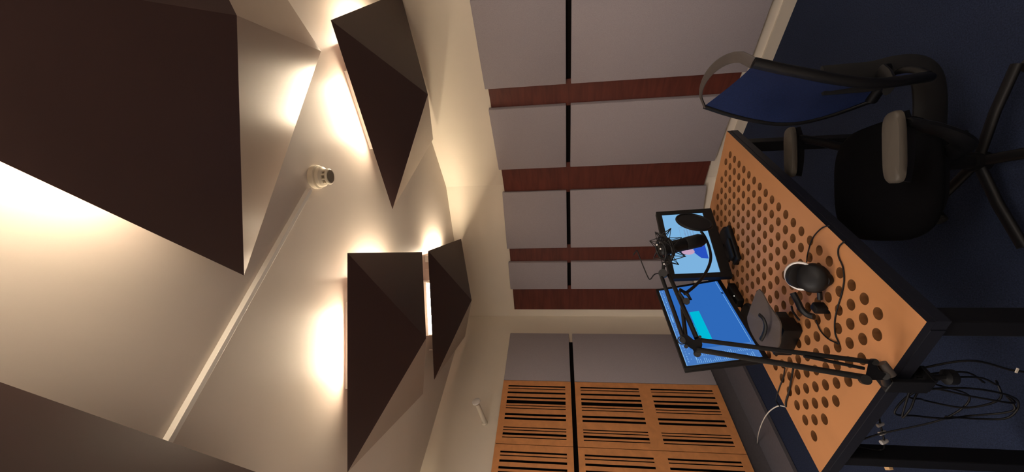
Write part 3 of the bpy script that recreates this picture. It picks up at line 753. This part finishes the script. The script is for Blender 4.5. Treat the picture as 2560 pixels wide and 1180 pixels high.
cable('hanging_cable', [tp(.05, .50, TH - .08)] + [at(2195, 1040, 1.42), at(2201, 1062, 1.42), at(2206, 1082, 1.42), at(2210, 1104, 1.42), at(2200, 1125, 1.46), tp(.06, .70, TH - .08)], .003, MT['black'], 'black cable carrying shiny plugs under the table end')
tb = atz(2213, 1161, .02)
bm = BM(); box(bm, (0, 0, 0), (.05, .035, .02), Matrix.Rotation(.6, 3, 'Z'), bev=.002); ob = build('wood_offcut', bm, MT['tan']); ob.location = (tb.x, tb.y, .0105); tag(ob, 'small tan block on the floor past the near table leg', 'block')

# ------------------------------------------------------------------ office chair (faces the table, towards -x)
CX, CY = 0.22, 1.735
KC = 1.065
ch = empty('office_chair', (CX, CY, 0), label='black swivel office chair with blue mesh back and grey armrests', cat='office chair')
cl = lambda x_, y_, z_: Vector((x_ * KC - CX, y_ * KC - CY, HC - KC * (HC - z_)))
cs = lambda x_, y_, z_: Vector((x_ - CX, y_ - CY, z_))
def sup(bm, c, rx, ry, z0, z1, e=3.2, crown=.02, n=40):
    """rounded cushion"""
    def ringp(s_, z_):
        out = []
        for k in range(n):
            a_ = 2 * pi * k / n; ca, sa = math.cos(a_), math.sin(a_)
            out.append(Vector((c[0] + rx * s_ * math.copysign(abs(ca) ** (2 / e), ca), c[1] + ry * s_ * math.copysign(abs(sa) ** (2 / e), sa), z_)))
        return out
    prof = [(.0, z0), (.90, z0), (.97, z0 + .012), (1.0, z0 + .03), (1.0, z1 - .03), (.97, z1 - .010), (.90, z1), (.6, z1 + crown * .8), (.3, z1 + crown), (.0, z1 + crown)]
    rings = [[bm.verts.new(v) for v in ringp(max(s_, .001), z_)] for s_, z_ in prof]
    for a_, b_ in zip(rings, rings[1:]):
        for k in range(n): bm.faces.new((a_[k], a_[(k + 1) % n], b_[(k + 1) % n], b_[k]))
bm = BM(); sup(bm, cs(.185, 1.745, 0), .235, .235, .370, .452); build('seat', bm, MT['seatfab'], ch, smooth=True)
bm = BM(); sup(bm, cs(.20, 1.74, 0), .19, .19, .345, .3695, crown=0); build('seat_pan', bm, MT['black'], ch, smooth=40)
# arms
PZ = cl(0, 0, .685).z - .685
for yy, nm in ((1.342, 'near'), (1.888, 'far')):
    bm = BM(); t = bmesh.new(); n_ = 28
    sup_c = cl(.247 if nm == 'near' else .345, yy, 0)
    def padring(s_, z_):
        return [Vector((sup_c.x + .117 * s_ * math.copysign(abs(math.cos(a_)) ** .5, math.cos(a_)), sup_c.y + .036 * s_ * math.copysign(abs(math.sin(a_)) ** .55, math.sin(a_)), PZ + z_)) for a_ in [2 * pi * k / n_ for k in range(n_)]]
    rs = [[bm.verts.new(v) for v in padring(s_, z_)] for s_, z_ in ((.86, .655), (1, .660), (1, .674), (.94, .681), (.6, .684), (.01, .685))]
    bm.faces.new(rs[0][::-1])
    for a_, b_ in zip(rs, rs[1:]):
        for k in range(n_): bm.faces.new((a_[k], a_[(k + 1) % n_], b_[(k + 1) % n_], b_[k]))
    ap = build('armrest_pad', bm, MT['greyplastic'], ch, smooth=50)
    xs = .385 if nm == 'far' else .30
    bm = BM()
    sg = -1 if nm == 'near' else 1
    xw, yw = xs * KC, yy * KC
    pts = [cs(xw + .02, yw, PZ + .640), cs(xw + .02, yw, .56), cs(xw, yw - sg * .005, .48), cs(xw - .03, yw - sg * .02, .40), cs(xw - .05, yw - sg * .07, .345), cs(xw - .07, yw - sg * .16, .335)]
    sweep(bm, catmull(pts, 5), .02, 10, flat=(.034, .016), upv=Vector((1, 0, 0)))
    x0 = sup_c.x
    pts2 = [Vector((x0 - .11, sup_c.y, PZ + .652)), Vector((x0 - .04, sup_c.y, PZ + .640)), Vector((x0 + .05, sup_c.y, PZ + .638)), Vector((x0 + .112, sup_c.y, PZ + .652))]
    sweep(bm, catmull(pts2, 5), .02, 8, flat=(.030, .008), upv=Vector((0, 1, 0)))
    build('armrest_support', bm, MT['black'], ch, smooth=40)
# back: curved mesh in a frame with an open loop on top
def backx(z_, yy):                        # profile of the back
    P = [(.44, .512), (.52, .488), (.60, .470), (.68, .462), (.76, .470), (.85, .492), (.95, .523), (1.04, .556), (1.10, .580)]
    for (z0, x0), (z1, x1) in zip(P, P[1:]):
        if z_ <= z1: return x0 + (x1 - x0) * (z_ - z0) / (z1 - z0)
    return P[-1][1]
def halfw(z_):
    P = [(.44, .11), (.50, .17), (.60, .215), (.75, .235), (.9, .235), (1.04, .222), (1.06, .218)]
    for (z0, x0), (z1, x1) in zip(P, P[1:]):
        if z_ <= z1: return x0 + (x1 - x0) * max(0, (z_ - z0) / (z1 - z0))
    return P[-1][1]
BY = 1.618
def bp(f, z_):                            # f from -1 (near side) to 1
    hw = halfw(z_); y = BY + f * hw
    return cl(backx(z_, y) + .060 * (1 - f * f) * .9, y, z_)
bm = BM(); NZ, NF = 26, 16; grid = []
for i in range(NZ + 1):
    row = []
    for j in range(NF + 1):
        f = -1 + 2 * j / NF
        ztop = 1.045 - .055 * (1 - f * f)
        z_ = .45 + (ztop - .45) * i / NZ
        row.append(bm.verts.new(bp(f, z_)))
    grid.append(row)
for i in range(NZ):
    for j in range(NF): bm.faces.new((grid[i][j], grid[i][j + 1], grid[i + 1][j + 1], grid[i + 1][j]))
bmesh.ops.solidify(bm, geom=bm.faces[:], thickness=.004)
build('back_mesh', bm, MT['mesh_blue'], ch, smooth=60)
side = lambda f: [bp(f, .45 + (1.045 - .45) * k / 14) for k in range(15)]
bm = BM(); sweep(bm, side(-1.02), .012, 12, flat=(.018, .026)); sweep(bm, side(1.02), .012, 10, flat=(.008, .012))
sweep(bm, [bp(-1 + 2 * k / 10, .45) for k in range(11)], .022, 10)
build('back_frame', bm, MT['black'], ch, smooth=50)
lp = []
for k in range(17):
    f = -1.02 + 2.04 * k / 16; s_ = (1 - (f / 1.02) ** 2) ** .5 if abs(f) < 1.02 else 0
    lp.append(cl(.556 + .070 * s_, BY + f * .218, 1.045 + .050 * s_))
bm = BM(); sweep(bm, lp, .014, 12, flat=(.006, .020), upv=Vector((1, 0, .3))); build('top_loop', bm, MT['framegrey'], ch, smooth=50)
# L shaped spine from the back down and under the seat
sp = [cl(.560, BY, .70), cl(.562, BY, .62), cl(.565, BY, .53), cl(.580, BY, .45), cl(.578, BY, .385), cl(.548, BY, .350), cl(.47, BY, .340), cl(.36, BY, .345), cl(.27, BY, .35)]
bm = BM(); sweep(bm, catmull(sp, 6), .03, 14, flat=(.060, .018), upv=Vector((0, 1, 0))); build('back_spine', bm, MT['dark'], ch, smooth=50)
bm = BM(); sweep(bm, catmull([cl(.470, BY - .17, .60), cl(.515, BY - .11, .565), cl(.560, BY - .04, .53), cl(.578, BY + .01, .47)], 5), .03, 12, flat=(.034, .016), upv=Vector((0, 0, 1))); build('lumbar_bracket', bm, MT['black'], ch, smooth=50)
bm = BM(); box(bm, cs(.245, 1.70, .315), (.20, .13, .055), bev=.012, seg=3); build('tilt_mechanism', bm, MT['black'], ch, smooth=40)
bm = BM(); lathe(bm, cs(.245, 1.70, 0), (0, 0, 1), [(.036, .09), (.036, .14), (.027, .142), (.027, .24), (.016, .242), (.016, .287)], 24); build('gas_column', bm, MT['black'], ch, smooth=40)
bm = BM(); sweep(bm, [cs(.27, 1.65, .33), cs(.30, 1.54, .335), cs(.32, 1.50, .33)], .006, 8); build('height_lever', bm, MT['black'], ch, smooth=40)
for k in range(5):
    a_ = -.30 + 2 * pi * k / 5; e = Vector((math.cos(a_), math.sin(a_), 0))
    bm = BM(); sweep(bm, [cs(.245, 1.70, .115) + e * .02, cs(.245, 1.70, .105) + e * .18, cs(.245, 1.70, .080) + e * .34], .02, 10, flat=(.020, .013)); leg = build('base_leg', bm, MT['black'], ch, smooth=50)
    bm = BM(); c0 = cs(.245, 1.70, .026) + e * .335; tn = Vector((-e.y, e.x, 0))
    lathe(bm, c0 - tn * .022, tn, [(.022, 0), (.025, .003), (.025, .016), (.022, .018)], 20); lathe(bm, c0 + tn * .004, tn, [(.022, 0), (.025, .003), (.025, .016), (.022, .018)], 20)
    lathe(bm, c0 - tn * .004, tn, [(.006, 0), (.006, .008)], 10); bar(bm, c0, c0 + Vector((0, 0, .045)), .006, 8)
    build('caster', bm, MT['dark'], leg, smooth=40)
